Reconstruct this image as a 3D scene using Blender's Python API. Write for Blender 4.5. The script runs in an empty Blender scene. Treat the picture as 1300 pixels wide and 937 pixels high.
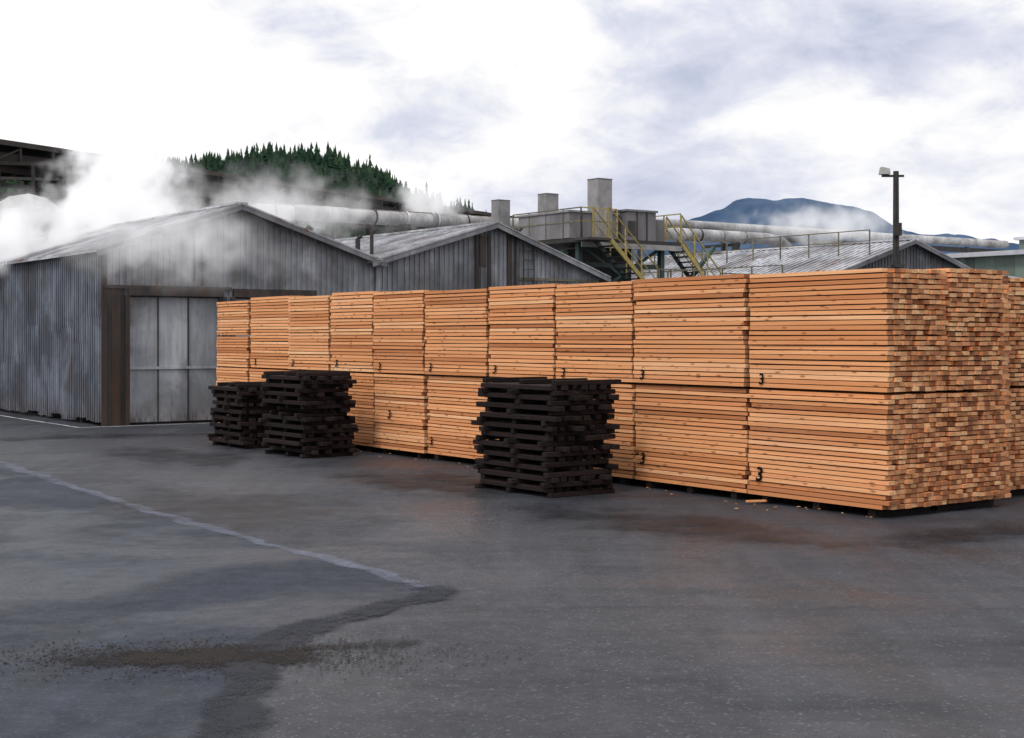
import bpy, math, random
from mathutils import Vector, Matrix, noise as mn
random.seed(7)
R=random.random
def U(a,b): return a+(b-a)*R()
scene=bpy.context.scene
scene.view_settings.view_transform='Standard'
try: scene.view_settings.look='None'
except: pass
scene.view_settings.exposure=0
COL=scene.collection
ANG=math.radians(35.69)
CX,CY=4.12,15.57
ca,sa=math.cos(ANG),math.sin(ANG)
def S(a,b,z=0): return Vector((CX+ca*a-sa*b, CY+sa*a+ca*b, z))

# ---------------- node helpers ----------------
class NT:
    def __init__(s,tree): s.t=tree; s.n=tree.nodes; s.l=tree.links
    def new(s,typ,**kw):
        n=s.n.new(typ)
        for k,v in kw.items(): setattr(n,k,v)
        return n
    def link(s,a,b): s.l.new(a,b)
    def inp(s,n,i,v):
        if isinstance(v,bpy.types.NodeSocket): s.link(v,n.inputs[i])
        elif v is not None: n.inputs[i].default_value=v
    def math(s,op,a,b=None,c=None,clamp=False):
        n=s.n.new('ShaderNodeMath'); n.operation=op; n.use_clamp=clamp
        s.inp(n,0,a); s.inp(n,1,b)
        if c is not None: s.inp(n,2,c)
        return n.outputs[0]
    def mix(s,f,a,b,mode='MIX'):
        n=s.n.new('ShaderNodeMix'); n.data_type='RGBA'; n.blend_type=mode
        s.inp(n,0,f); s.inp(n,6,a if not isinstance(a,tuple) else (*a[:3],1)); s.inp(n,7,b if not isinstance(b,tuple) else (*b[:3],1))
        return n.outputs[2]
    def mapping(s,vec,scale=(1,1,1),loc=(0,0,0),rot=(0,0,0)):
        n=s.n.new('ShaderNodeMapping'); n.inputs['Scale'].default_value=scale; n.inputs['Location'].default_value=loc; n.inputs['Rotation'].default_value=rot
        s.link(vec,n.inputs[0]); return n.outputs[0]
    def noise(s,vec,scale,detail=4,rough=.55,dist=0):
        n=s.n.new('ShaderNodeTexNoise'); n.inputs['Scale'].default_value=scale; n.inputs['Detail'].default_value=detail
        n.inputs['Roughness'].default_value=rough; n.inputs['Distortion'].default_value=dist
        s.link(vec,n.inputs['Vector']); return n.outputs[0]
    def ramp(s,f,stops):
        n=s.n.new('ShaderNodeValToRGB'); e=n.color_ramp.elements
        while len(e)<len(stops): e.new(.5)
        for i,(p,c) in enumerate(stops):
            e[i].position=p
            e[i].color=(*c,1) if isinstance(c,tuple) else (c,c,c,1)
        s.link(f,n.inputs[0]); return n.outputs[0]
    def rng(s,f,a,b,c=0,d=1):
        n=s.n.new('ShaderNodeMapRange'); n.inputs[1].default_value=a; n.inputs[2].default_value=b
        n.inputs[3].default_value=c; n.inputs[4].default_value=d; s.link(f,n.inputs[0]); return n.outputs[0]
def newmat(name):
    m=bpy.data.materials.new(name); m.use_nodes=True
    nt=NT(m.node_tree); b=m.node_tree.nodes['Principled BSDF']
    tc=nt.new('ShaderNodeTexCoord'); return m,nt,b,tc.outputs['Object']
def setbump(nt,b,h,strength=.4,dist=.02):
    n=nt.new('ShaderNodeBump'); n.inputs['Strength'].default_value=strength; n.inputs['Distance'].default_value=dist
    nt.link(h,n.inputs['Height']); nt.link(n.outputs[0],b.inputs['Normal'])
def attr(nt,chan=0):
    a=nt.new('ShaderNodeAttribute'); a.attribute_name='Col'
    sp=nt.new('ShaderNodeSeparateColor'); nt.link(a.outputs['Color'],sp.inputs[0]); return sp.outputs

# ---------------- materials ----------------
def mat_wood(end=False):
    m,nt,b,oc=newmat('fir_end_grain' if end else 'fir_lumber')
    A=attr(nt)
    if end:
        base=nt.ramp(A[0],[(0,(.14,.055,.028)),(.25,(.36,.155,.070)),(.6,(.60,.31,.15)),(1,(.80,.54,.30))])
        n=nt.noise(nt.mapping(oc,(30,2,45)),1.0,2)
        col=nt.mix(nt.rng(n,.35,.7,.0,.5),base,(.24,.10,.05))
    else:
        base=nt.ramp(A[0],[(0,(.42,.155,.060)),(.3,(.68,.285,.115)),(.7,(.86,.41,.185)),(1,(.93,.56,.31))])
        n=nt.noise(nt.mapping(oc,(25,1.2,60)),1.0,3,.6)
        col=nt.mix(nt.rng(n,.4,.75,0,.5),base,(.50,.18,.072))
        off=nt.math('MULTIPLY',A[1],37.0)
        cmb=nt.new('ShaderNodeCombineXYZ'); nt.link(off,cmb.inputs[1])
        va=nt.new('ShaderNodeVectorMath',operation='ADD'); nt.link(nt.mapping(oc,(9,4.2,13)),va.inputs[0]); nt.link(cmb.outputs[0],va.inputs[1])
        v=nt.new('ShaderNodeTexVoronoi'); v.inputs['Scale'].default_value=1.0; nt.link(va.outputs[0],v.inputs['Vector'])
        k=nt.rng(v.outputs['Distance'],.10,.24,1,0)
        col=nt.mix(nt.math('MULTIPLY',k,.7),col,(.19,.055,.022))
        big=nt.noise(oc,.9,2)
        col=nt.mix(nt.rng(big,.4,.75,0,.25),col,(.58,.32,.19))
    nt.link(col,b.inputs['Base Color']); b.inputs['Roughness'].default_value=.8; b.inputs['Specular IOR Level'].default_value=.2
    setbump(nt,b,n,.25,.004)
    return m
M_wood=mat_wood(); M_end=mat_wood(True)
def mat_simple(name,c1,c2,scale=5,rough=.7,stretch=(1,1,1),metal=0,bump=.2,spec=.4):
    m,nt,b,oc=newmat(name)
    n=nt.noise(nt.mapping(oc,stretch),scale,4,.6)
    A=attr(nt)
    col=nt.mix(nt.rng(n,.3,.7),c1,c2)
    f=nt.rng(A[0],0,1,.7,1.3)
    vm=nt.new('ShaderNodeVectorMath',operation='SCALE'); nt.link(col,vm.inputs[0]); nt.link(f,vm.inputs['Scale'])
    nt.link(vm.outputs[0],b.inputs['Base Color'])
    b.inputs['Roughness'].default_value=rough; b.inputs['Metallic'].default_value=metal
    b.inputs['Specular IOR Level'].default_value=spec
    if bump>0: setbump(nt,b,n,bump,.02)
    return m
M_black=mat_simple('creosoted_timber',(.007,.0055,.007),(.030,.020,.018),9,.85,(3,3,9),spec=.12,bump=0)
M_core=mat_simple('lumber_core',(.03,.012,.005),(.06,.025,.008),8,.9,bump=0)  # inner wood coloured near black: shade in the board gaps painted in
M_dark=mat_simple('weathered_dark_steel',(.018,.018,.020),(.045,.036,.032),3,.7,bump=0)
M_conv=mat_simple('conveyor_cladding',(.018,.017,.018),(.045,.034,.028),1.5,.85,(1,1,3),spec=.2,bump=0)
M_paint=mat_simple('marking_paint',(.006,.006,.008),(.01,.01,.01),20,.8,spec=.1,bump=0)
M_yellow=mat_simple('yellow_safety_paint',(.36,.28,.08),(.22,.17,.06),8,.6,bump=0)
M_rail=mat_simple('grey_rail_paint',(.16,.15,.10),(.07,.06,.045),8,.6,bump=0)
M_greenst=mat_simple('green_painted_steel',(.03,.07,.06),(.02,.035,.032),4,.6,bump=0)
M_conc=mat_simple('concrete',(.27,.26,.26),(.15,.15,.155),3,.9)
M_ductbox=mat_simple('grey_housing_paint',(.21,.205,.215),(.11,.105,.11),1.5,.7,(1,1,.4))
M_greenwall=mat_simple('green_cladding',(.11,.15,.13),(.15,.19,.17),.7,.7)
M_whitetrim=mat_simple('white_trim',(.6,.62,.66),(.45,.46,.5),2,.6)
M_lamp=mat_simple('lamp_housing',(.5,.5,.5),(.35,.35,.35),4,.5,bump=0)
def mat_metal(name,base,light,rust,rustlo,rustamt,zlo=None,metal=0.0,rough=.55):
    m,nt,b,oc=newmat(name)
    A=attr(nt)
    st=nt.noise(nt.mapping(oc,(5,5,.35)),1.0,5,.68)
    bl=nt.noise(oc,.8,4,.6,.3)
    fine=nt.noise(nt.mapping(oc,(14,14,3)),1.0,4,.7)
    col=nt.mix(nt.rng(st,.38,.62),base,light)
    col=nt.mix(nt.rng(bl,.4,.62,0,.75),col,tuple(c*.45 for c in base))
    rf=nt.math('MULTIPLY',nt.rng(st,.51,.66),nt.rng(bl,.44,.60))
    rf=nt.math('MULTIPLY',rf,rustamt*1.9,clamp=True)
    rf2=nt.math('MULTIPLY',nt.rng(fine,.59,.71),rustamt,clamp=True)
    rf=nt.math('MAXIMUM',rf,rf2)
    if zlo is not None:
        sp=nt.new('ShaderNodeSeparateXYZ'); nt.link(oc,sp.inputs[0])
        g=nt.rng(sp.outputs[2],0,zlo,.9,0)
        g=nt.math('MULTIPLY',g,nt.rng(fine,.35,.6))
        rf=nt.math('MAXIMUM',rf,g)
    f=nt.rng(A[0],0,1,.68,1.2)
    vm=nt.new('ShaderNodeVectorMath',operation='SCALE'); nt.link(col,vm.inputs[0]); nt.link(f,vm.inputs['Scale'])
    col=nt.mix(rf,vm.outputs[0],nt.mix(fine,rust,rustlo))
    nt.link(col,b.inputs['Base Color'])
    b.inputs['Roughness'].default_value=rough; b.inputs['Metallic'].default_value=metal; b.inputs['Specular IOR Level'].default_value=.4
    setbump(nt,b,fine,.25,.02)
    return m
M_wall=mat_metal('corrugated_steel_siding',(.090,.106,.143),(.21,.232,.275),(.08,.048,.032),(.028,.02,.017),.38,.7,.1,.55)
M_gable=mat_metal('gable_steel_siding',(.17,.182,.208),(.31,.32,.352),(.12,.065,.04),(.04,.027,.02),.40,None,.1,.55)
M_roof=mat_metal('metal_roofing',(.36,.37,.41),(.64,.65,.69),(.24,.13,.07),(.10,.065,.05),.65)
M_door=mat_metal('kiln_door_metal',(.25,.26,.29),(.37,.38,.41),(.11,.062,.04),(.04,.03,.024),.32,.55,.05)
M_rust=mat_metal('rusted_steel',(.026,.019,.017),(.055,.036,.027),(.10,.045,.020),(.012,.009,.009),.6)
M_pipe=mat_metal('insulated_pipe',(.38,.38,.39),(.60,.60,.61),(.17,.09,.05),(.07,.045,.035),.6)

# ---------------- mesh builder ----------------
class MB:
    def __init__(s): s.v=[]; s.f=[]; s.c=[]; s.m=[]; s.mats=[]
    def mi(s,mat):
        if mat not in s.mats: s.mats.append(mat)
        return s.mats.index(mat)
    def hexa(s,p,mat,c=None,endmat=None,endfaces=()):
        k=len(s.v); s.v+= [tuple(q) for q in p]
        c=c if c is not None else (R(),R(),R())
        F=[(0,3,2,1),(4,5,6,7),(0,1,5,4),(1,2,6,5),(2,3,7,6),(3,0,4,7)]
        for i,f in enumerate(F):
            s.f.append(tuple(k+j for j in f)); s.c.append(c)
            s.m.append(s.mi(endmat if (endmat and i in endfaces) else mat))
    def box(s,x0,x1,y0,y1,z0,z1,mat,c=None,endmat=None,endfaces=()):
        s.hexa([(x0,y0,z0),(x1,y0,z0),(x1,y1,z0),(x0,y1,z0),(x0,y0,z1),(x1,y0,z1),(x1,y1,z1),(x0,y1,z1)],mat,c,endmat,endfaces)
    def bar(s,p,q,w,h,mat,c=None):
        p=Vector(p);q=Vector(q); d=(q-p).normalized()
        up=Vector((0,0,1)) if abs(d.z)<.95 else Vector((1,0,0))
        x=d.cross(up).normalized()*w/2; y=x.cross(d).normalized()*h/2
        s.hexa([p-x-y,p+x-y,q+x-y,q-x-y,p-x+y,p+x+y,q+x+y,q-x+y],mat,c)
    def tube(s,pts,r,mat,n=14,c=None,caps=True):
        k=len(s.v); c=c or (R(),R(),R()); mi=s.mi(mat)
        P=[Vector(p) for p in pts]
        if not isinstance(r,(list,tuple)): r=[r]*len(P)
        for i,p in enumerate(P):
            d=(P[min(i+1,len(P)-1)]-P[max(i-1,0)]).normalized()
            up=Vector((0,0,1)) if abs(d.z)<.9 else Vector((0,1,0))
            x=d.cross(up).normalized(); y=x.cross(d)
            for j in range(n):
                t=2*math.pi*j/n; s.v.append(tuple(p+x*math.cos(t)*r[i]+y*math.sin(t)*r[i]))
        for i in range(len(P)-1):
            for j in range(n):
                a=k+i*n+j;b=k+i*n+(j+1)%n
                s.f.append((a,b,b+n,a+n)); s.c.append(c); s.m.append(mi)
        if caps:
            s.f.append(tuple(k+j for j in range(n))); s.c.append(c); s.m.append(mi)
            e=k+(len(P)-1)*n
            s.f.append(tuple(e+j for j in reversed(range(n)))); s.c.append(c); s.m.append(mi)
    def poly(s,pts,mat,c=None):
        k=len(s.v); s.v+=[tuple(p) for p in pts]; s.f.append(tuple(range(k,k+len(pts)))); s.c.append(c or (R(),R(),R())); s.m.append(s.mi(mat))
    def obj(s,name,parent=None,smooth=False,loc=None,rot=0):
        me=bpy.data.meshes.new(name); me.from_pydata(s.v,[],s.f)
        for m in s.mats: me.materials.append(m)
        me.polygons.foreach_set('material_index',s.m)
        at=me.color_attributes.new('Col','FLOAT_COLOR','CORNER')
        data=[]
        for f,c in zip(s.f,s.c): data+= [c[0],c[1],c[2],1.0]*len(f)
        at.data.foreach_set('color',data)
        if smooth: me.polygons.foreach_set('use_smooth',[True]*len(s.f))
        me.update()
        o=bpy.data.objects.new(name,me); COL.objects.link(o)
        if parent: o.parent=parent
        if loc is not None: o.location=loc
        o.rotation_euler=(0,0,rot)
        return o
def root(name,a,b,z=0,rot=0):
    e=bpy.data.objects.new(name,None); COL.objects.link(e); e.empty_display_size=.5
    e.location=S(a,b,z); e.rotation_euler=(0,0,ANG+rot); return e

# ---------------- lumber ----------------
def package(mb,a0,a1,b0,b1,z0,z1,rows,full):
    ncol=max(1,round((a1-a0)/.105)); cw=(a1-a0)/ncol; rh=(z1-z0)/rows
    tone=U(-.10,.10)
    for r in range(rows):
        zz=z0+r*rh; rowj=U(-.010,.010)
        rt=U(-.10,.10); gap=U(.009,.016)
        for c in range(ncol):
            if not full and not (c==0 or r==rows-1 or c==1): continue
            x0=a0+c*cw
            e0=b0+U(-.022,.026)+( -.03 if R()<.07 else 0); e1=b1-U(.004,.035)
            if R()<.05: e1-=.05
            if R()<.04: e0+=.06
            fx=rowj+U(-.005,.005) if c==0 else 0
            t=.5+tone+rt+U(-.38,.38)
            if R()<.08: t-=.35
            t=min(1,max(0,t))
            dz=U(-.002,.002)
            s1_=U(-.003,.003)
            xa,xb=x0+fx+(.0015 if c else 0),x0+cw-.0025-U(0,.004); za,zb_=zz+dz,zz+rh-gap+dz
            mb.hexa([(xa,e0,za+s1_),(xb,e0,za+s1_),(xb,e1,za-s1_),(xa,e1,za-s1_),(xa,e0,zb_+s1_),(xb,e0,zb_+s1_),(xb,e1,zb_-s1_),(xa,e1,zb_-s1_)],M_wood,(t,R(),R()),M_end,(2,4))
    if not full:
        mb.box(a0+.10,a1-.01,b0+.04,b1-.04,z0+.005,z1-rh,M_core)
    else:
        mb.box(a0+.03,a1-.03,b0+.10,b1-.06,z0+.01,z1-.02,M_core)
def bolsters(mb,a0,a1,b0,b1,z0,z1):
    n=2 if b1-b0<1.9 else 3
    for i in range(n):
        y=b0+.25+(b1-b0-.5)*i/(n-1)
        mb.box(a0+.02,a1-.02,y-.05,y+.05,z0,z1,M_black)
ZU=1.396
divs=[0,2.16,4.28,6.0,7.68,9.49,11.15,12.72,14.38,16.16,17.73]
row=root('lumber_stack',0,0)
front={}
for i in range(10):
    b0,b1=divs[i]+.016,divs[i+1]-.016
    mb=MB(); j=U(-.03,.03) if i else 0; front[(i,0)]=j
    package(mb,0+j,1.04,b0,b1,.10,1.375,23,i==0)
    bolsters(mb,.02,1.02,b0,b1,0.0,.095)
    mb.obj('lower_package',row)
    mb=MB(); j=U(-.045,.03) if i else .01; front[(i,1)]=j
    zt=2.775+U(-.035,.035)
    bolsters(mb,.03,1.02,b0,b1,1.376,ZU-.003)
    if i==9:
        package(mb,j,1.04,b0,b1,ZU,2.02,11,False); package(mb,j+.01,1.04,b0,b1,2.045,zt,13,False)
    else: package(mb,j,1.04,b0,b1,ZU,zt,24,i==0)
    mb.obj('upper_package',row)
def digit(i,lvl,off,z,size=.19,ch='3'):
    cu=bpy.data.curves.new('numeral',type='FONT'); cu.body=ch; cu.size=size; cu.extrude=.002; cu.shear=U(.1,.35)
    cu.offset=size*.02
    o=bpy.data.objects.new('painted_numeral',cu); COL.objects.link(o); o.parent=row
    o.location=(front[(i,lvl)]-.021,divs[i+1]-off,z); o.rotation_euler=(math.radians(90),0,math.radians(-90)); cu.materials.append(M_paint)
for i in range(9): digit(i,1,.14+U(0,.1),1.43+U(0,.04),.18)
digit(0,0,.16,.27,.24); digit(1,0,.14,.32,.21); digit(2,0,.2,.9,.2); digit(4,0,.12,.25,.18); digit(5,0,.5,.62,.2)
row2=root('lumber_stack',1.09,.0)
for i in range(8):
    b0,b1=i*2.2+.01,i*2.2+2.19
    mb=MB(); full=(i==0)
    package(mb,0,1.12,b0,b1,.10,1.37,23,full); bolsters(mb,0,1.1,b0,b1,0,.095)
    package(mb,.01,1.10,b0,b1,ZU,2.80 if i==0 else 2.72,25,full); bolsters(mb,0,1.1,b0,b1,1.372,ZU-.003)
    mb.obj('package',row2)
row3=root('lumber_stack',2.58,.5)
for k in range(3):
  for i in range(4):
    b0,b1=i*2.3+.01,i*2.3+2.29; a0=k*1.15
    mb=MB(); full=(i==0)
    package(mb,a0,a0+1.1,b0,b1,.10,1.37,23,full); bolsters(mb,a0,a0+1.1,b0,b1,0,.095)
    package(mb,a0,a0+1.1,b0,b1,ZU,2.75,24,full); bolsters(mb,a0,a0+1.1,b0,b1,1.372,ZU-.003)
    mb.obj('package',row3)

# ---------------- dunnage stacks ----------------
def dunnage(a,b,L,W,H,n,rot=0,seed=1):
    random.seed(seed)
    rt=root('dunnage_bolster_stack',a,b,0,rot); mb=MB(); h=H/n
    for i in range(n):
        z=i*h
        if i%2==0:
            m=3
            for k in range(m):
                y=.12+(L-.24)*k/(m-1)+U(-.08,.08)
                o=U(-.10,.10); w=U(.075,.10); sk=U(-.06,.06)
                mb.hexa([(o,y-w/2,z),(W+o,y+sk-w/2,z),(W+o,y+sk+w/2,z),(o,y+w/2,z),(o,y-w/2,z+h-.002),(W+o,y+sk-w/2,z+h-.002),(W+o,y+sk+w/2,z+h-.002),(o,y+w/2,z+h-.002)],M_black)
        else:
            m=7
            for k in range(m):
                x=.06+(W-.12)*k/(m-1)+U(-.02,.02)
                o=U(-.13,.13); w=U(.085,.115); sk=U(-.03,.03); o2=U(-.12,.16)
                if R()<.06: continue
                mb.hexa([(x-w/2,o,z),(x+w/2,o,z),(x+w/2+sk,L+o2,z),(x-w/2+sk,L+o2,z),(x-w/2,o,z+h-.002),(x+w/2,o,z+h-.002),(x+w/2+sk,L+o2,z+h-.002),(x-w/2+sk,L+o2,z+h-.002)],M_black)
    o=mb.obj('bolsters',rt)
    bv=o.modifiers.new('bev','BEVEL'); bv.width=.006; bv.segments=1
dunnage(-1.76,3.77,1.65,1.05,1.46,23,0,3)
dunnage(-1.62,10.7,1.45,1.0,1.42,21,.02,5)
dunnage(-1.52,13.2,1.4,1.0,1.16,17,-.02,8)
random.seed(21)

# ---------------- sheds ----------------
def shed(name,a0,b0,W,rx,zl,zr,zright,D,doors,wallmat=None):
    rt=root(name,a0,b0); wallmat=wallmat or M_gable
    def ztop(x): return zl+(zr-zl)*x/rx if x<rx else zr+(zright-zr)*(x-rx)/(W-rx)
    mb=MB(); x=0
    panel=(R(),R(),R()); cnt=0
    brk=sorted([0,rx,W]+[d for dd in doors for d in dd[:2]])
    def zb(xm):
        for d0,d1,zt in doors:
            if d0<=xm<=d1: return zt
        return 0
    for s0,s1 in zip(brk[:-1],brk[1:]):
        if s1-s0<.01: continue
        n=max(1,round((s1-s0)/.075)); w=(s1-s0)/n
        for i in range(n):
            if cnt%12==0: panel=(R(),R(),R())
            cnt+=1
            xa,xb=s0+i*w,s0+(i+1)*w; o=-.022 if i%2 else 0
            z0=zb((xa+xb)/2)
            za,zc=ztop(xa)-.03,ztop(xb)-.03
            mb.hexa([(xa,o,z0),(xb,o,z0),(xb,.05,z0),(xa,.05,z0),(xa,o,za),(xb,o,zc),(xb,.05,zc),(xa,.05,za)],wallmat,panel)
    mb.obj('front_wall',rt)
    mb=MB(); y=.06
    while y<D:
        sh=(R(),R(),R()); off=U(-.018,.018); zj=U(1.3,2.6); top=zl-.05; zlow=U(.0,.14)
        for k in range(12):
            ya,yb=y+k*.075,y+(k+1)*.075-.001; o=-.022 if k%2 else 0
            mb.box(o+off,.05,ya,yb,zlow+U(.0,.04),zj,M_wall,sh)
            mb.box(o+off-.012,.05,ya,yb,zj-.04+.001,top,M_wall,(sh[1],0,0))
        y+=.90
    mb.obj('side_wall',rt)
    mb=MB()
    mb.box(W-.05,W,.06,D,0,zright-.05,M_wall)
    mb.box(.06,W-.06,D-.06,D,0,min(zl,zright)-.05,M_wall)
    mb.box(.06,W-.06,1.6,1.65,0,min(zl,zright)-.06,M_dark)
    mb.obj('rear_walls',rt)
    mb=MB()
    for (xa,za,xb,zb_) in ((-.22,ztop(0)-.22*(zr-zl)/rx,rx,zr),(W+.22,zright-.22*(zr-zright)/(W-rx),rx,zr)):
        y=-.25
        while y<D+.2:
            c=(R(),R(),R()); w=.84; lift=U(-.01,.01)
            za_,zb2=za+lift,zb_+lift
            mb.hexa([(xa,y,za_),(xb,y,zb2),(xb,y+w,zb2),(xa,y+w,za_),(xa,y,za_+.03),(xb,y,zb2+.03),(xb,y+w,zb2+.03),(xa,y+w,za_+.03)] if xa<xb else
                    [(xb,y,zb2),(xa,y,za_),(xa,y+w,za_),(xb,y+w,zb2),(xb,y,zb2+.03),(xa,y,za_+.03),(xa,y+w,za_+.03),(xb,y+w,zb2+.03)],M_roof,c)
            for k in (0,.28,.56):
                mb.bar((xa,y+k,za_+.045),(xb,y+k,zb2+.045),.06,.04,M_roof,(c[0]*.5,0,0))
            y+=w+.002
    mb.bar((rx,-.27,zr+.05),(rx,D+.25,zr+.05),.3,.05,M_roof)
    mb.bar((-.22,-.27,ztop(0)-.22*(zr-zl)/rx-.05),(rx,-.27,zr-.05),.03,.10,M_gable)
    mb.bar((rx,-.27,zr-.05),(W+.22,-.27,zright-.22*(zr-zright)/(W-rx)-.05),.03,.10,M_gable)
    mb.obj('roof',rt)
    for d0,d1,zt in doors:
        mb=MB()
        mid=[d0+.02,d0+.02+(d1-d0)*.32,d0+(d1-d0)*.66,d1-.02]
        for i in range(3):
            for (q0,q1) in ((.05,1.28),(1.30,zt-.03)):
                mb.box(mid[i]+.01,mid[i+1]-.01,.10,.14,q0,q1,M_door,(U(.25,.9),R(),R()))
            mb.box(mid[i+1]-.03,mid[i+1]+.0,.075,.098,.05,zt-.03,M_dark if i<2 else M_door)
        mb.box(d0+.02,d1-.02,.06,.097,1.26,1.32,M_door,(.9,0,0))
        mb.box(d0+.02,d1-.02,.142,.2,.02,zt,M_dark)
        mb.box(d0-.05,d1+.05,-.09,-.03,zt,zt+.20,M_rust)
        mb.obj('kiln_door',rt)
        mb=MB()
        for px_,w in ((d0-.12,.1),(d1+.02,.1)):
            mb.box(px_,px_+w,-.10,.0-.03,0,zt,M_rust)
        mb.obj('door_posts',rt)
    return rt
s1=shed('kiln_shed',-1.26,21.08,7.03,3.28,3.98,5.12,3.93,23,[(.62,2.85,2.95),(3.2,5.3,2.95)])
mb=MB()
mb.box(-.04,.09,-.06,-.031,0,3.95,M_rust); mb.box(.20,.40,-.055,-.031,0,3.1,M_rust)
mb.box(-.04,3.1,-.075,-.031,3.10,3.18,M_rust); mb.box(.09,.20,-.045,-.031,0,3.1,M_dark); mb.box(.40,.5,-.045,-.031,0,3.1,M_dark)
for x,z0,z1 in ((2.15,3.3,4.5),(2.35,3.2,4.2)): mb.box(x,x+.05,-.05,-.031,z0,z1,M_rust)
mb.obj('corner_framing',s1)
mb=MB()
for (x,y,h,r) in ((6.0,1.8,.5,.05),(6.4,2.6,.4,.07),(6.7,3.6,.5,.05),(6.2,5,.6,.06)):
    z=3.95+(7.03-x)*.32; mb.tube([(x,y,z-.2),(x,y,z+h),(x+.1,y,z+h+.1),(x+.22,y,z+h+.02)],r,M_conc,10)
mb.bar((4.5,3.2,5.05),(7.2,3.2,4.55),.05,.05,M_dark)
mb.obj('roof_vents',s1)
s2=shed('kiln_shed',5.79,21.08,7.3,3.62,3.93,5.02,3.72,20,[(.8,3.0,2.95),(4.3,6.4,2.95)])
mb=MB()
for x,w in ((3.05,.12),(3.45,.1),(4.1,.14),(4.35,.06)): mb.box(x,x+w,-.055,-.031,0,4.75,M_rust)
mb.box(3.2,3.4,-.05,-.031,3.9,4.7,M_rust); mb.box(0,.12,-.06,-.031,0,3.9,M_gable,(1,0,0))
mb.box(4.5,7.2,-.06,-.031,3.55,3.62,M_rail); mb.box(4.5,7.2,-.06,-.031,3.15,3.2,M_rail)
for x in (4.6,4.95): mb.bar((x,-.1,2.5),(x,-.1,4.5),.03,.03,M_dark)
for k in range(8): mb.bar((4.6,-.1,2.6+k*.25),(4.95,-.1,2.6+k*.25),.02,.02,M_dark)
mb.obj('wall_posts_and_ladder',s2)
mb=MB()
for (x,y,h,r) in ((.6,1.2,.6,.05),(1.2,3.0,.4,.07),(1.0,5.5,.6,.05),(5.6,1.5,.6,.05),(6.3,2.4,.7,.06)):
    z=3.93+(x if x<3.6 else 7.2-x)*.3; mb.tube([(x,y,z-.2),(x,y,z+h),(x+.1,y,z+h+.1)],r,M_dark,10)
mb.obj('roof_vents',s2)
s3=shed('dry_storage_shed',18.4,20.0,14.0,6.9,3.0,5.15,3.0,12.6,[(1.0,3.5,2.4)])
mb=MB()
for (x,z) in ((1.2,3.45),(5.2,4.7)):
    for k in range(10):
        y=.2+k*1.3; mb.bar((x,y,z-.1),(x,y,z+.75),.035,.035,M_rail)
    for h in (.4,.75): mb.bar((x,.2,z+h),(x,11.9,z+h),.03,.03,M_rail)
mb.obj('roof_railing',s3)
# ---------------- fan platform ----------------
pf=root('exhaust_fan_platform',14.2,23.4)
mb=MB()
for x in (0.1,3.4):
    for y in (0.1,2.7): mb.box(x-.08,x+.08,y-.08,y+.08,0,4.9,M_greenst)
mb.box(-.2,3.8,-.4,3.2,4.86,4.98,M_dark)
mb.bar((.1,.1,3.0),(3.4,.1,4.8),.08,.08,M_greenst); mb.bar((3.4,.1,3.0),(.1,.1,4.8),.08,.08,M_greenst)
mb.bar((.1,.1,4.2),(3.4,.1,4.2),.1,.14,M_greenst); mb.bar((.1,.1,3.2),(3.4,.1,3.2),.1,.14,M_greenst)
mb.box(1.3,2.6,.6,2.2,3.2,4.8,M_dark)
mb.box(-.2,3.8,-.42,-.38,4.7,4.86,M_conc)
mb.obj('support_frame',pf)
mb=MB()
mb.box(-.2,1.7,.2,2.8,5.0,5.78,M_ductbox,(.6,0,0)); mb.box(1.9,3.1,.0,2.4,5.0,5.9,M_ductbox,(.3,0,0)); mb.box(3.12,3.7,.3,2.4,5.0,5.72,M_ductbox,(.15,0,0))
mb.box(-.25,1.75,.15,2.85,5.78,5.84,M_conc); mb.box(1.85,3.15,-.05,2.45,5.9,5.96,M_conc)
for x in (.25,.75,1.25): mb.box(x,x+.04,.17,.199,5.0,5.78,M_dark)
for x in (2.3,2.7): mb.box(x,x+.03,-.03,-.001,5.0,5.9,M_dark)
mb.box(1.95,2.25,-.02,-.001,5.15,5.6,M_dark)
mb.tube([(3.1,1.2,5.3),(4.6,2.4,5.5),(6,4,5.7)],.28,M_pipe,14)
mb.obj('fan_housings',pf)
mb=MB()
mb.box(.75,1.3,-.02,.5,5.0,6.82,M_conc,(.7,0,0)); mb.box(.3,.78,2.0,2.45,5.0,6.5,M_conc,(.5,0,0)); mb.box(-.2,.26,3.9,4.3,5.0,6.42,M_conc,(.4,0,0))
for x0,x1,y0,y1,z in ((.74,1.31,-.03,.51,6.822),(.29,.79,1.99,2.46,6.502),(-.21,.27,3.89,4.31,6.422)): mb.box(x0,x1,y0,y1,z,z+.03,M_ductbox)
mb.box(-.6,.6,3.6,4.7,0,5.0,M_ductbox)
mb.obj('exhaust_stacks',pf)
mb=MB()
def rail(p,q,n,h=.95,mat=M_yellow,w=.035):
    p=Vector(p);q=Vector(q)
    for i in range(n+1):
        r=p.lerp(q,i/n); mb.bar(r,r+Vector((0,0,h)),w,w,mat)
    for hh in (.5,h): mb.bar(p+Vector((0,0,hh)),q+Vector((0,0,hh)),w,w,mat)
rail((-.2,-.38,4.98),(1.2,-.38,4.98),3,.9); rail((-.2,-.38,4.98),(-.2,3.1,4.98),4,.9,M_rail)
rail((3.8,-.38,4.98),(3.8,1.2,4.98),2,.9)
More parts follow.
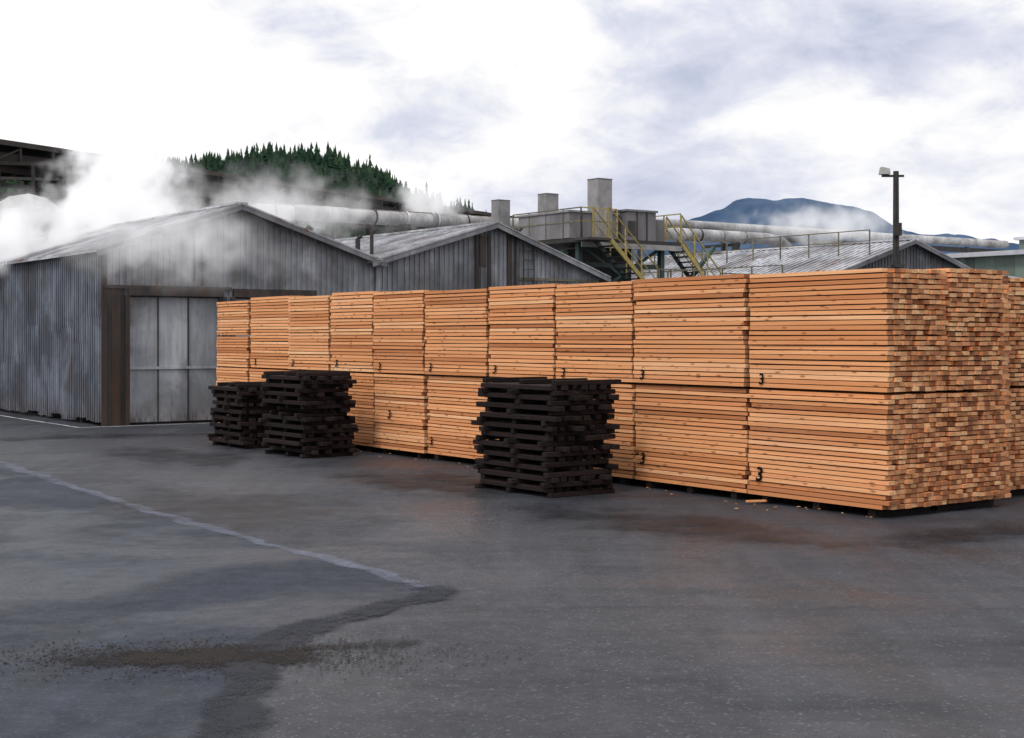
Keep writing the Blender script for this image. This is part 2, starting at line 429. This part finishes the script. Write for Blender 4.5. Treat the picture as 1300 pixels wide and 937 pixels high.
def stairs(p,q,w,n=11,mat=M_yellow):
    p=Vector(p);q=Vector(q); side=Vector((0,w,0))
    for s_ in (Vector((0,0,0)),side):
        mb.bar(p+s_,q+s_,.05,.13,mat if s_.y==0 else M_greenst); mb.bar(p+s_+Vector((0,0,.9)),q+s_+Vector((0,0,.9)),.035,.035,mat)
        mb.bar(p+s_+Vector((0,0,.5)),q+s_+Vector((0,0,.5)),.025,.025,mat)
        for i in range(4):
            r=p.lerp(q,i/3)+s_; mb.bar(r,r+Vector((0,0,.9)),.03,.03,mat)
    for i in range(n):
        r=p.lerp(q,(i+.5)/n); mb.box(r.x-.13,r.x+.13,r.y+.03,r.y+w-.03,r.z-.01,r.z+.02,M_dark)
stairs((.2,-1.2,4.95),(2.1,-1.2,3.2),.7); mb.box(-.6,.25,-1.25,-.4,4.86,4.93,M_dark)
stairs((3.9,-.3,4.95),(5.6,-.3,3.2),.7,mat=M_yellow)
mb.box(2.1,4.0,-1.3,-.45,3.1,3.16,M_dark); mb.bar((2.2,-1.2,0),(2.2,-1.2,3.1),.1,.1,M_greenst); mb.bar((3.9,-1.2,0),(3.9,-1.2,3.1),.1,.1,M_greenst)
rail((2.1,-1.28,3.16),(4.0,-1.28,3.16),4,.9,M_rail); rail((5.6,-.3,3.16),(8.0,-.3,3.16),4,.9,M_rail)
mb.box(5.6,8.0,-.35,.45,3.08,3.14,M_dark); mb.bar((7.9,0,0),(7.9,0,3.1),.1,.1,M_greenst)
mb.bar((5.7,0,0),(5.7,0,3.1),.1,.1,M_greenst); mb.bar((3.9,0,3.2),(5.6,.0,4.9),.12,.12,M_greenst)
mb.obj('stairs_and_railings',pf)

# ---------------- pipes ----------------
pp=root('steam_pipe',0,30)
mb=MB()
pts=[(5.6,0,4.3),(5.7,0,5.2),(6.1,0,5.7),(6.8,0,5.90)]
mb.tube(pts+[(12,0,5.90),(20,0,5.93),(29,0,5.93),(29.8,0,5.85),(30.4,0,5.45),(30.6,0,4.7)],.23,M_pipe,18)
for k in range(18):
    x=7.3+k*1.2; mb.tube([(x,0,5.92),(x+.06,0,5.92)],.255,M_rust if k%3==0 else M_pipe,18)
for k in range(4):
    x=8+k*5.1; l=U(1,2.2); mb.tube([(x,0,5.915),(x+l,0,5.915)],.248,M_pipe,18,(U(0,.2),0,0))
mb.tube([(7,1.2,6.2),(18,1.2,6.2)],.09,M_rust,10)
mb.obj('pipe',pp,True)
mb=MB()
for x in (7.5,12,17,22,27):
    mb.box(x-.07,x+.07,-.45,-.33,0,5.7,M_dark); mb.box(x-.07,x+.07,.33,.45,0,5.7,M_dark); mb.box(x-.06,x+.06,-.5,1.4,5.55,5.66,M_dark)
mb.obj('pipe_supports',pp)
pp2=root('overhead_pipe',0,45)
mb=MB(); mb.tube([(36,0,7.9),(50,0,7.9),(66,0,7.9)],.24,M_pipe,14); mb.obj('pipe',pp2,True)
mb=MB()
for x in range(38,66,4): mb.box(x-.1,x+.1,-.1,.1,0,7.6,M_dark)
mb.bar((36,0,7.4),(66,0,7.4),.15,.3,M_dark)
mb.obj('pipe_supports',pp2)
dv=root('roof_exhaust_duct',-.3,33)
mb=MB()
pts=[]
for k in range(9):
    t=math.pi*k/8; pts.append((1.0-1.0*math.cos(t),0,4.9+1.0*math.sin(t)))
pts=[(0,0,3.8)]+pts+[(2,0,4.5)]
mb.tube(pts,.42,M_pipe,18); mb.obj('duct',dv,True)
lp=root('overhead_pipe',-24,37)
mb=MB(); mb.tube([(0,0,6.55),(14,0,6.45),(18,0,6.25),(20,0,5.6),(20.4,0,4.6)],.10,M_pipe,14); mb.obj('pipe',lp,True)
mb=MB()
for x in (4,10,16): mb.box(x-.1,x+.1,-.1,.1,0,6.2,M_dark)
mb.obj('pipe_supports',lp)

# ---------------- conveyor ----------------
A=Vector((-25.6,38,0)); B=Vector((.6,84.2,0)); L=(B-A).length
cv=bpy.data.objects.new('conveyor_bridge',None); COL.objects.link(cv); cv.location=A
cv.rotation_euler=(0,0,math.atan2(B.y-A.y,B.x-A.x))
mb=MB()
mb.hexa([(0,-.9,8.75),(L,-.9,8.75),(L,.9,8.75),(0,.9,8.75),(0,-.8,8.95),(L,-.8,8.95),(L,.8,8.95),(0,.8,8.95)],M_conv)
mb.box(0,L,-.75,-.7,7.98,8.5,M_conv); mb.box(0,L,.7,.75,7.98,8.5,M_conv)
mb.box(0,L,-.68,.68,8.0,8.1,M_dark)
n=int(L/1.5)
for k in range(n):
    x=k*1.5
    for y in (-.78,.78):
        mb.bar((x,y,7.9),(x,y,8.75),.09,.09,M_dark)
        if k%2: mb.bar((x,y,8.0),(x+1.5,y,8.7),.06,.06,M_dark)
mb.bar((0,-.8,7.9),(L,-.8,7.9),.12,.2,M_rust); mb.bar((0,.8,7.9),(L,.8,7.9),.12,.2,M_rust)
mb.bar((0,-.8,7.35),(L,-.8,7.35),.1,.14,M_dark)
for k in range(int(L/2)): mb.bar((k*2,-.8,7.35),(k*2+1,-.8,7.9),.06,.06,M_dark); mb.bar((k*2+1,-.8,7.9),(k*2+2,-.8,7.35),.06,.06,M_dark)
mb.obj('truss',cv)
mb=MB()
for x in (9,17,27,36,45):
    for y in (-.9,.9):
        mb.bar((x-.9,y*1.4,0),(x-.3,y,7.9),.2,.2,M_dark); mb.bar((x+.9,y*1.4,0),(x+.3,y,7.9),.2,.2,M_dark)
        mb.bar((x-.7,y*1.3,2.5),(x+.6,y*1.2,5),.1,.1,M_dark); mb.bar((x-.6,y*1.2,5),(x+.4,y*1.1,7.4),.1,.1,M_dark)
    mb.bar((x,-1.1,5.2),(x,1.1,5.2),.14,.14,M_dark)
mb.obj('trestle_legs',cv)
td=bpy.data.objects.new('sorting_deck',None); COL.objects.link(td); td.location=(-24,49,0); td.rotation_euler=(0,0,.25)
mb=MB()
mb.box(0,8.5,-1,1,6.9,7.05,M_conv)
for k in range(8):
    x=.3+k*1.15
    mb.box(x-.06,x+.06,-.95,-.83,7.05,8.0,M_dark)
    mb.bar((x,-.9,6.9),(x+.6,-.9,6.1),.08,.08,M_dark)
mb.box(0,8.5,-.95,-.88,7.5,7.6,M_dark); mb.box(0,8.5,-1.1,1.1,8.0,8.12,M_conv)
mb.bar((0,-.9,6.1),(8.5,-.9,6.1),.14,.2,M_rust)
for x in (.5,4.5,8): mb.box(x-.12,x+.12,-.9,-.66,0,6.9,M_dark)
mb.obj('deck_frame',td)

# ---------------- light pole ----------------
lp_=bpy.data.objects.new('floodlight_pole',None); COL.objects.link(lp_); lp_.location=(12.15,45,0)
mb=MB()
mb.tube([(0,0,0),(0,0,7.25)],[.13,.09],M_dark,10)
mb.bar((-.45,0,7.1),(.25,0,7.1),.07,.07,M_dark); mb.bar((0.02,-.13,4.6),(.02,-.13,6.9),.05,.05,M_dark)
mb.box(-.12,.12,-.25,-.1,5.2,5.6,M_dark); mb.box(-.1,.22,-.2,.2,4.2,4.3,M_dark)
mb.obj('pole',lp_)
mb=MB()
mb.hexa([(-.52,-.16,7.15),(-.2,-.13,7.15),(-.2,.13,7.15),(-.52,.16,7.15),(-.48,-.12,7.38),(-.22,-.1,7.33),(-.22,.1,7.33),(-.48,.12,7.38)],M_lamp,(0,0,0))
mb.obj('floodlight_head',lp_)

# ---------------- green building right ----------------
gb=root('green_mill_building',46.5,29)
mb=MB(); D=20;W=30
x=0
while x<W:
    c=(R(),R(),R())
    mb.box(x,x+.5,0,.1,0,5.9,M_greenwall,c); mb.box(x+.5,x+.56,-.04,.1,0,5.9,M_greenwall,c); x+=.56
y=.1
while y<D:
    c=(R(),R(),R()); mb.box(0,.1,y,y+.55,0,5.9,M_greenwall,c); y+=.56
mb.obj('walls',gb)
mb=MB(); mb.box(-.5,W+.3,-.5,D,5.9,6.12,M_whitetrim); mb.box(5,11,1,5,6.12,7.0,M_greenwall); mb.box(4.8,11.2,.8,5.2,7.0,7.14,M_whitetrim)
mb.obj('roof',gb)
mb=MB()
for x in (2,6,10,14): mb.box(x,x+1.6,-.06,-.045,2.6,3.9,M_dark); mb.box(x-.08,x+1.68,-.1,-.061,3.9,3.98,M_whitetrim)
mb.obj('windows',gb)
lb=root('low_grey_building',36,30)
mb=MB(); mb.box(0,9,0,8,0,4.6,M_wall); mb.hexa([(-.4,-.4,4.6),(9.4,-.4,4.6),(9.4,8.4,4.6),(-.4,8.4,4.6),(-.4,-.4,4.75),(9.4,-.4,4.75),(9.4,4,5.5),(-.4,4,5.5)],M_roof)
mb.obj('walls_and_roof',lb)

# ---------------- hills ----------------
def prof(pts,x):
    if x<=pts[0][0]: return pts[0][1]
    for (a,b),(c,d) in zip(pts[:-1],pts[1:]):
        if x<=c:
            t=(x-a)/(c-a); return b+(d-b)*t
    return pts[-1][1]
hill_pts=[(-420,62),(-300,66),(-216,68),(-166,69),(-140,71),(-110,74),(-80,76),(-70,73),(-60,69),(-50,65),(-37,59),(-17,52),(0,45),(17,38),(50,25),(120,12),(200,4)]
def hz(x,y):
    r=prof(hill_pts,x)
    t=(y-380)/220
    t=max(0,min(1,t)); h=r*(t*t*(3-2*t))
    return h+mn.noise(Vector((x*.02,y*.02,0)))*3*t
M_hill=mat_simple('forest_floor',(.010,.022,.014),(.016,.030,.018),.05,1,spec=.05,bump=0)
mb=MB(); nx,ny=90,24
for j in range(ny+1):
    for i in range(nx+1):
        x=-450+i*700/nx; y=380+j*420/ny
        mb.v.append((x,y,(hz(x,y) if y<=600 else hz(x,600)*(1-(y-600)/500))-.5))
for j in range(ny):
    for i in range(nx):
        k=j*(nx+1)+i; mb.f.append((k,k+1,k+nx+2,k+nx+1)); mb.c.append((.5,.5,.5)); mb.m.append(mb.mi(M_hill))
mb.obj('forested_hill',None,True)
m,nt,b,oc=newmat('conifer_foliage')
A_=attr(nt); nz=nt.noise(oc,.25,3)
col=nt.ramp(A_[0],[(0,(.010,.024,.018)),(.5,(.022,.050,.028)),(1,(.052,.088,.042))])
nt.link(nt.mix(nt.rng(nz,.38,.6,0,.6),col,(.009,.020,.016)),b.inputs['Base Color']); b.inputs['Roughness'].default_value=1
b.inputs['Specular IOR Level'].default_value=.05
M_con=m
mb=MB(); mi=mb.mi(M_con)
def conifer(x,y,z,h,r):
    c=(R(),R(),R()); L_=6
    lean=U(-.03,.03)*h
    for l in range(L_):
        zb=z+h*(.05+.15*l); zt=z+h*(.05+.15*l+.30)
        if l==L_-1: zt=z+h*1.0
        rr=r*(1-l/(L_+.3))*U(.75,1.2); n=6; k=len(mb.v); ph=U(0,6)
        for q in range(n):
            t=ph+2*math.pi*q/n; e=rr*U(.4,1.3); mb.v.append((x+lean*l/L_+e*math.cos(t),y+e*math.sin(t),zb+U(-.06,.04)*h))
        mb.v.append((x+lean*(l+1)/L_,y,zt))
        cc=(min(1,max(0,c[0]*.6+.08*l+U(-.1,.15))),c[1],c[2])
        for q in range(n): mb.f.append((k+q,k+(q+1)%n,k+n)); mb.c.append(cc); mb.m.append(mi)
for i in range(4800):
    x=U(-330,60); y=U(480,604) if R()<.7 else U(590,606)
    cl=mn.noise(Vector((x*.03,y*.03,5)))
    h=U(3.5,8)*(1+.45*cl)
    if y>590: h=U(2.0,5.2)*(1+.9*mn.noise(Vector((x*.08,0,2))))*(1.6 if R()<.1 else 1)
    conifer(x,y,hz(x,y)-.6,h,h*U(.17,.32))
for (x,h) in ((-36,11),(-33,9),(-77,10),(-74,9),(-108,9),(-61,8),(-19,7.5),(-97,7)): conifer(x,596,hz(x,596)-.8,h,h*.2)
mb.obj('conifer_forest')
# mountain
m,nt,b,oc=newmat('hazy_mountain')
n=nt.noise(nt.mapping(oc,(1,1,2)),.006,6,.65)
nt.link(nt.mix(nt.rng(n,.40,.62),(.036,.064,.118),(.072,.110,.178)),b.inputs['Base Color']); b.inputs['Roughness'].default_value=1; b.inputs['Specular IOR Level'].default_value=0  # blue distance haze is painted into the base colour
M_mt=m
mt=[(-200,90),(150,210),(240,232),(300,240),(360,250),(400,257),(440,268),(468,286),(500,296),(540,294),(560,291),(615,297),(665,290),(715,276),(765,262),(800,240),(860,222),(960,214),(1080,200),(1200,190),(1500,150)]
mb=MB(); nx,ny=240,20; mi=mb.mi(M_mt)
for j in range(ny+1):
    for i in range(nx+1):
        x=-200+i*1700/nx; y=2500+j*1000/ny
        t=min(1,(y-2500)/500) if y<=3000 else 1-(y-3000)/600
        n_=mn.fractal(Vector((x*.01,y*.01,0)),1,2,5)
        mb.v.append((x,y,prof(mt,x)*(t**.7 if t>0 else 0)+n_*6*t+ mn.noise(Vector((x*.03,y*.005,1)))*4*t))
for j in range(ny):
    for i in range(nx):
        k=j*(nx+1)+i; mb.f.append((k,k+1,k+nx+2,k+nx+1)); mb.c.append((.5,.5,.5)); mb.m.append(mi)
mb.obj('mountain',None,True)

# ---------------- ground ----------------
def mat_ground(name,c1,c2,stain,wet=.5,br=0):
    m,nt,b,oc=newmat(name)
    fine=nt.noise(oc,110,1,.7); mid=nt.noise(oc,5,6,.7); big=nt.noise(oc,.35,4,.6,.6)
    trk=nt.noise(nt.mapping(oc,(1.4,.22,1),rot=(0,0,math.radians(-50))),1.0,4,.65,.4)
    trk2=nt.noise(nt.mapping(oc,(.25,2.2,1),rot=(0,0,math.radians(12))),1.0,4,.65,.3)
    v=nt.new('ShaderNodeTexVoronoi'); v.inputs['Scale'].default_value=60; nt.link(oc,v.inputs['Vector'])
    col=nt.mix(nt.rng(big,.38,.62),c1,c2)
    col=nt.mix(nt.rng(mid,.38,.68,0,.65),col,stain)
    col=nt.mix(nt.rng(trk,.46,.62,0,.5),col,tuple(c*1.5 for c in c2))
    col=nt.mix(nt.rng(trk2,.48,.66,0,.5),col,tuple(c*.55 for c in c1))
    col=nt.mix(nt.rng(fine,.35,.7,0,.65),col,tuple(c*.25 for c in c1))
    sp=nt.rng(v.outputs['Color'],.78,.95,0,.65)
    col=nt.mix(sp,col,tuple(min(1,c*2.6) for c in c2))
    nt.link(col,b.inputs['Base Color'])
    ro=nt.math('ADD',nt.rng(big,.38,.60,wet,.78),nt.rng(mid,.3,.7,-.1,.1))
    nt.link(ro,b.inputs['Roughness'])
    b.inputs['Specular IOR Level'].default_value=.30
    h=nt.math('ADD',fine,nt.math('MULTIPLY',v.outputs['Distance'],.8)); setbump(nt,b,h,.7,.006)
    return m
M_asp=mat_ground('asphalt',(.026,.029,.038),(.046,.049,.060),(.030,.031,.039),.40)
M_asp2=mat_ground('wet_asphalt',(.014,.019,.033),(.022,.029,.047),(.013,.016,.026),.32)
def sheet(name,pts,z,mat,par=None):
    mb=MB(); mb.poly([(x,y,z) for x,y in pts],mat,(.5,.5,.5)); return mb.obj(name,par)
mb=MB(); mb.poly([(-6000,-400,0),(6000,-400,0),(6000,9000,0),(-6000,9000,0)],M_asp,(.5,.5,.5)); mb.obj('ground')
edge=[(-16,29.6),(-11.5,27.0),(-8.13,22.6),(-6.9,20.6),(-5.15,17.88),(-3.9,15.9),(-2.78,14.33),(-2.1,13.4),(-1.53,12.59),(-1.0,11.8),(-.56,11.22),(-.75,10.8),(-1.15,10.2),(-1.5,9.6),(-1.6,8.9),(-1.5,8.0),(-1.4,6.5),(-1.5,4)]
def rough_edge(pts,amp=.05,step=.15):
    out=[]
    for (a,b),(c,d) in zip(pts[:-1],pts[1:]):
        n=max(1,int(math.hypot(c-a,d-b)/step))
        for i in range(n):
            t=i/n; x=a+(c-a)*t;y=b+(d-b)*t
            out.append((x+amp*mn.noise(Vector((x*2,y*2,0)))+amp*.5*mn.noise(Vector((x*9,y*9,3))),y+amp*mn.noise(Vector((x*2,y*2,9)))))
    out.append(pts[-1]); return out
re_=rough_edge(edge,.09)
sheet('asphalt_patch_pavement',re_+[(-30,4),(-30,29.6)],.004,M_asp2)
def mat_alpha(name,color,lo,hi,scale,rough=.9,maxa=1,c2=None):
    m,nt,b,oc=newmat(name)
    n=nt.noise(oc,scale,6,.72); n2=nt.noise(oc,60,1,.7)
    at=attr(nt)
    f=nt.math('ADD',n,nt.math('MULTIPLY',nt.math('SUBTRACT',n2,.5),.45))
    f=nt.math('ADD',f,nt.math('SUBTRACT',at[0],.5))
    al=nt.math('MULTIPLY',nt.rng(f,lo,hi),maxa,clamp=True)
    nt.link(al,b.inputs['Alpha']); nt.link(nt.mix(n2,color,c2 or color),b.inputs['Base Color']); b.inputs['Roughness'].default_value=rough
    b.inputs['Specular IOR Level'].default_value=.15
    return m
M_seam=mat_alpha('pale_grit',(.15,.165,.21),.34,.68,2.2,maxa=.75)
M_seam2=mat_alpha('asphalt_blend_grit',(.032,.034,.042),.30,.55,2.2,maxa=.9)
def strip(name,pts,ws,z,mat,va=(.22,.52,.52,.22)):
    mb=MB(); mi=mb.mi(mat); offs=[-1,-.35,.35,1]
    P=[Vector((x,y,z)) for x,y in pts]; idx=[]
    for i,p in enumerate(P):
        d=(P[min(i+1,len(P)-1)]-P[max(0,i-1)]).normalized(); nrm=Vector((-d.y,d.x,0))
        w=ws*(1+.6*mn.noise(p*1.3))
        idx.append(len(mb.v))
        for o in offs: mb.v.append(tuple(p+nrm*w*o))
    for i in range(len(P)-1):
        for k in range(3):
            a=idx[i]+k;b_=idx[i+1]+k
            mb.f.append((a,a+1,b_+1,b_)); mb.c.append((.5,.5,.5)); mb.m.append(mi)
    o=mb.obj(name)
    at=o.data.color_attributes['Col']; data=[]
    for i in range(len(P)-1):
        for k in range(3):
            for q in (k,k+1,k+1,k): data+=[va[q]]*3+[1]
    at.data.foreach_set('color',data)
    return o
cut=[i for i,p in enumerate(re_) if p[1]>11.25][-1]
strip('pavement_seam',re_[:cut+2],.15,.008,M_seam,(.12,.56,.56,.12))
strip('pavement_seam',re_[cut:],.32,.010,M_seam2,(.0,.5,.5,.0))
M_kerb=mat_alpha('painted_line_paint',(.55,.55,.58),.3,.5,4,maxa=.8)
strip('painted_line',rough_edge([tuple(S(-1.9,20.75)[:2]),tuple(S(5,20.6)[:2])],.02),.07,.008,M_kerb)
strip('painted_line',rough_edge([tuple(S(-1.9,20.75)[:2]),tuple(S(-1.95,40)[:2])],.03),.06,.010,M_kerb)
def blob(name,cx,cy,rx,ry,z,mat,rot=0,seed=0,core=.62):
    mb=MB(); mi=mb.mi(mat); n=40; rings=6
    mb.v.append((cx,cy,z)); data=[]
    for r in range(1,rings+1):
        for q in range(n):
            t=2*math.pi*q/n; k=r/rings*(1+.28*mn.noise(Vector((math.cos(t)*1.5+seed,math.sin(t)*1.5,seed))))
            x=rx*k*math.cos(t);y=ry*k*math.sin(t)
            mb.v.append((cx+x*math.cos(rot)-y*math.sin(rot),cy+x*math.sin(rot)+y*math.cos(rot),z))
    def val(r): return core-.6*(r/rings)**2
    for q in range(n):
        mb.f.append((0,1+q,1+(q+1)%n)); mb.c.append((0,0,0)); mb.m.append(mi); data+=[val(0)]*3+[1]+([val(1)]*3+[1])*2
        for r in range(1,rings):
            a=1+(r-1)*n+q;b_=1+(r-1)*n+(q+1)%n
            mb.f.append((a,a+n,b_+n,b_)); mb.c.append((0,0,0)); mb.m.append(mi)
            data+=([val(r)]*3+[1])+([val(r+1)]*3+[1])*2+([val(r)]*3+[1])
    o=mb.obj(name); o.data.color_attributes['Col'].data.foreach_set('color',data); return o
M_dirt=mat_alpha('dirt_gravel',(.034,.027,.023),.42,.66,4,maxa=.9,c2=(.009,.008,.008))
M_saw=mat_alpha('sawdust_film_mat',(.095,.072,.060),.42,.8,1.6,maxa=.5,c2=(.05,.042,.038))
M_oil=mat_alpha('oil_stain_mat',(.008,.009,.012),.45,.8,1.6,.45,.78)
blob('dirt_patch',-1.95,8.85,1.25,.42,.012,M_dirt,.08,1,.70)
blob('dirt_patch',-.95,9.2,.75,.2,.014,M_dirt,.2,6,.6)
blob('sawdust_film',-3.2,16.5,4.2,2.4,.013,M_saw,2.2,2,.62)
blob('sawdust_film',1.2,13.6,3.6,1.4,.015,M_saw,2.3,7,.46)
blob('oil_stain',-1.2,19.6,3.6,1.8,.017,M_oil,2.2,3,.68)
blob('oil_stain',1.6,15.2,3.4,1.3,.019,M_oil,2.3,5,.68)
blob('oil_stain',-5.8,24.0,4.0,1.8,.017,M_oil,2.2,9,.66)
blob('oil_stain',4.6,14.4,3.0,.9,.021,M_oil,.5,15,.66)
blob('oil_stain',-8.5,28.5,5.0,1.6,.019,M_oil,.5,19,.62)
mb=MB()
M_peb=mat_simple('pebbles',(.02,.018,.017),(.07,.063,.06),20,.9,spec=.1,bump=0)
def peb(x,y,s):
    k=len(mb.v); mi=mb.mi(M_peb); c=(R(),R(),R())
    for dx,dy,dz in ((1,0,.2),(0,1,.25),(-1,0,.2),(0,-1,.2),(0,0,.8)): mb.v.append((x+dx*s*U(.7,1.2),y+dy*s*U(.7,1.2),.006+dz*s))
    for f in ((0,1,4),(1,2,4),(2,3,4),(3,0,4)): mb.f.append(tuple(k+i for i in f)); mb.c.append(c); mb.m.append(mi)
for i in range(3600):
    x=random.gauss(-1.85,.65); y=random.gauss(8.9,.23); peb(x,y,U(.003,.012))
for i in range(2200): peb(U(-6,7),U(7,16),U(.002,.007))
mb.obj('gravel')
mb=MB()
for i in range(40):
    a=-abs(random.gauss(0,.25))-.03; b_=U(0,12); p=S(a,b_) ; l=U(.01,.05); t=U(0,3.1)
    d=Vector((math.cos(t),math.sin(t),0))*l
    mb.bar(p+Vector((0,0,.026)),p+d+Vector((0,0,.026)),U(.005,.012),.006,M_wood)
for (a,b_,l,t) in ((-.22,1.95,.25,.2),):
    p=S(a,b_,.035); mb.bar(p,p+Vector((math.cos(t),math.sin(t),.01))*l,.05,.02,M_wood)
mb.obj('wood_debris')

# ---------------- steam ----------------
import bmesh
def steam(loc,rad,dens,rot=0,seed=0,sc=1.6,thr=.47,em=.45,wd=.2,name='steam_plume'):
    m=bpy.data.materials.new('steam'); m.use_nodes=True; nt=NT(m.node_tree)
    for n in list(nt.n): nt.n.remove(n)
    out=nt.new('ShaderNodeOutputMaterial'); tc=nt.new('ShaderNodeTexCoord'); oc=tc.outputs['Object']
    ln=nt.new('ShaderNodeVectorMath',operation='LENGTH'); nt.link(oc,ln.inputs[0])
    fall=nt.rng(ln.outputs['Value'],.15,1,1,0)
    nz=nt.noise(nt.mapping(oc,(rad[0]/2,rad[1]/2,rad[2]/2),loc=(seed*3.1,seed,0)),sc,2.5,.65,0)
    f=nt.math('ADD',nz,nt.math('MULTIPLY',nt.math('SUBTRACT',fall,.5),.4))
    d=nt.math('MULTIPLY',nt.rng(f,thr,thr+wd),nt.math('MULTIPLY',fall,dens))
    v=nt.new('ShaderNodeVolumePrincipled'); v.inputs['Color'].default_value=(.99,.99,1,1); nt.link(d,v.inputs['Density'])
    v.inputs['Anisotropy'].default_value=0
    nt.link(nt.math('MULTIPLY',d,em),v.inputs['Emission Strength'])  # added glow brightens the steam, standing in for multiple scattering
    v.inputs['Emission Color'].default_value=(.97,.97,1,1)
    nt.link(v.outputs[0],out.inputs['Volume'])
    me=bpy.data.meshes.new(name)
    bm=bmesh.new(); bmesh.ops.create_icosphere(bm,subdivisions=3,radius=1); bm.to_mesh(me); bm.free()
    try: m.cycles.volume_step_rate=4
    except Exception as e: print(e)
    me.materials.append(m); o=bpy.data.objects.new(name,me); COL.objects.link(o)
    o.location=loc; o.scale=rad; o.rotation_euler=(0,0,rot); return o
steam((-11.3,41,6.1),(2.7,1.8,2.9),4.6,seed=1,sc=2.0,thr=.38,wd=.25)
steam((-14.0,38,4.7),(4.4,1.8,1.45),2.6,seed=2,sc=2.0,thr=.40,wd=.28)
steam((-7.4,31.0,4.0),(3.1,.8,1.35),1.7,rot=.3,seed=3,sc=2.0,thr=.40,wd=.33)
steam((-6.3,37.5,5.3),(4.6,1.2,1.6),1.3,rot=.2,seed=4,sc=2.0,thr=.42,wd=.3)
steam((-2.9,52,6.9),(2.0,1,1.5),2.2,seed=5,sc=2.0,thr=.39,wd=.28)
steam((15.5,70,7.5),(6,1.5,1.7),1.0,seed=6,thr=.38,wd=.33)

# ---------------- sky & sun ----------------
w=bpy.data.worlds.new('World'); scene.world=w; w.use_nodes=True; nt=NT(w.node_tree)
bg=nt.n['Background']; bg.inputs['Strength'].default_value=.1
sunv=Vector((-.5,-.8,0)).normalized(); el=math.radians(48)
sv=Vector((sunv.x*math.cos(el),sunv.y*math.cos(el),math.sin(el)))
sky=nt.new('ShaderNodeTexSky'); sky.sky_type='NISHITA'; sky.sun_disc=False; sky.sun_elevation=el; sky.sun_rotation=math.atan2(sunv.x,sunv.y)
tc=nt.new('ShaderNodeTexCoord'); g=tc.outputs['Generated']
n1=nt.noise(nt.mapping(g,(1,1,2.0)),5.0,6,.58,.4); n2=nt.noise(nt.mapping(g,(1,1,1.9),loc=(3,1,5)),13,5,.6,.35)
sp=nt.new('ShaderNodeSeparateXYZ'); nt.link(g,sp.inputs[0])
f=nt.math('ADD',nt.math('MULTIPLY',nt.math('SUBTRACT',n1,.5),1.15),.5)
f=nt.math('ADD',f,nt.math('MULTIPLY',nt.math('SUBTRACT',n2,.5),.8))
def bank(px,py,r,ax,amt):
    d=Vector(((px-650)/1806,1,(428-py)/1806)).normalized()
    s_=nt.new('ShaderNodeVectorMath',operation='SUBTRACT'); nt.link(g,s_.inputs[0]); s_.inputs[1].default_value=d
    ln=nt.new('ShaderNodeVectorMath',operation='LENGTH'); nt.link(nt.mapping(s_.outputs[0],(1,1,ax)),ln.inputs[0])
    return nt.rng(ln.outputs['Value'],0,r,amt,0)
tot=None
for b_ in [(330,20,.09,2.2,.20),(550,150,.09,2.6,.24),(930,90,.15,1.3,.22),(1150,60,.10,1.6,.12),(860,235,.11,2.4,.20),(1220,225,.12,2,.18),(100,120,.22,1.2,-.25),(690,60,.11,1.4,-.22),(1060,150,.08,2,-.20)]:
    v=bank(*b_); tot=v if tot is None else nt.math('ADD',tot,v)
f=nt.math('ADD',f,tot)
cc=nt.ramp(f,[(.42,(10.8,10.7,10.5)),(.56,(9.3,9.35,9.7)),(.69,(7.5,7.7,8.8)),(.90,(5.5,5.95,7.4))])
mul=nt.new('ShaderNodeVectorMath',operation='SCALE'); nt.link(cc,mul.inputs[0]); nt.link(nt.rng(sp.outputs[2],.22,1,1,1.6),mul.inputs['Scale'])
thin=nt.rng(n2,.58,.72,0,.07)
fin=nt.mix(thin,mul.outputs[0],sky.outputs[0])
nt.link(fin,bg.inputs['Color'])
sl=bpy.data.lights.new('sun','SUN'); sl.energy=1.5; sl.angle=math.radians(12); sl.color=(1,.95,.88)
so=bpy.data.objects.new('sun',sl); COL.objects.link(so); so.rotation_euler=(-sv).to_track_quat('-Z','Y').to_euler(); so.location=(0,0,30)

cam=bpy.data.cameras.new('camera'); co=bpy.data.objects.new('camera',cam); COL.objects.link(co)
co.location=(0,0,2.0); co.rotation_euler=(math.radians(90),0,0); cam.lens=50; cam.sensor_width=36; cam.shift_y=-.0311
cam.clip_end=20000; scene.camera=co
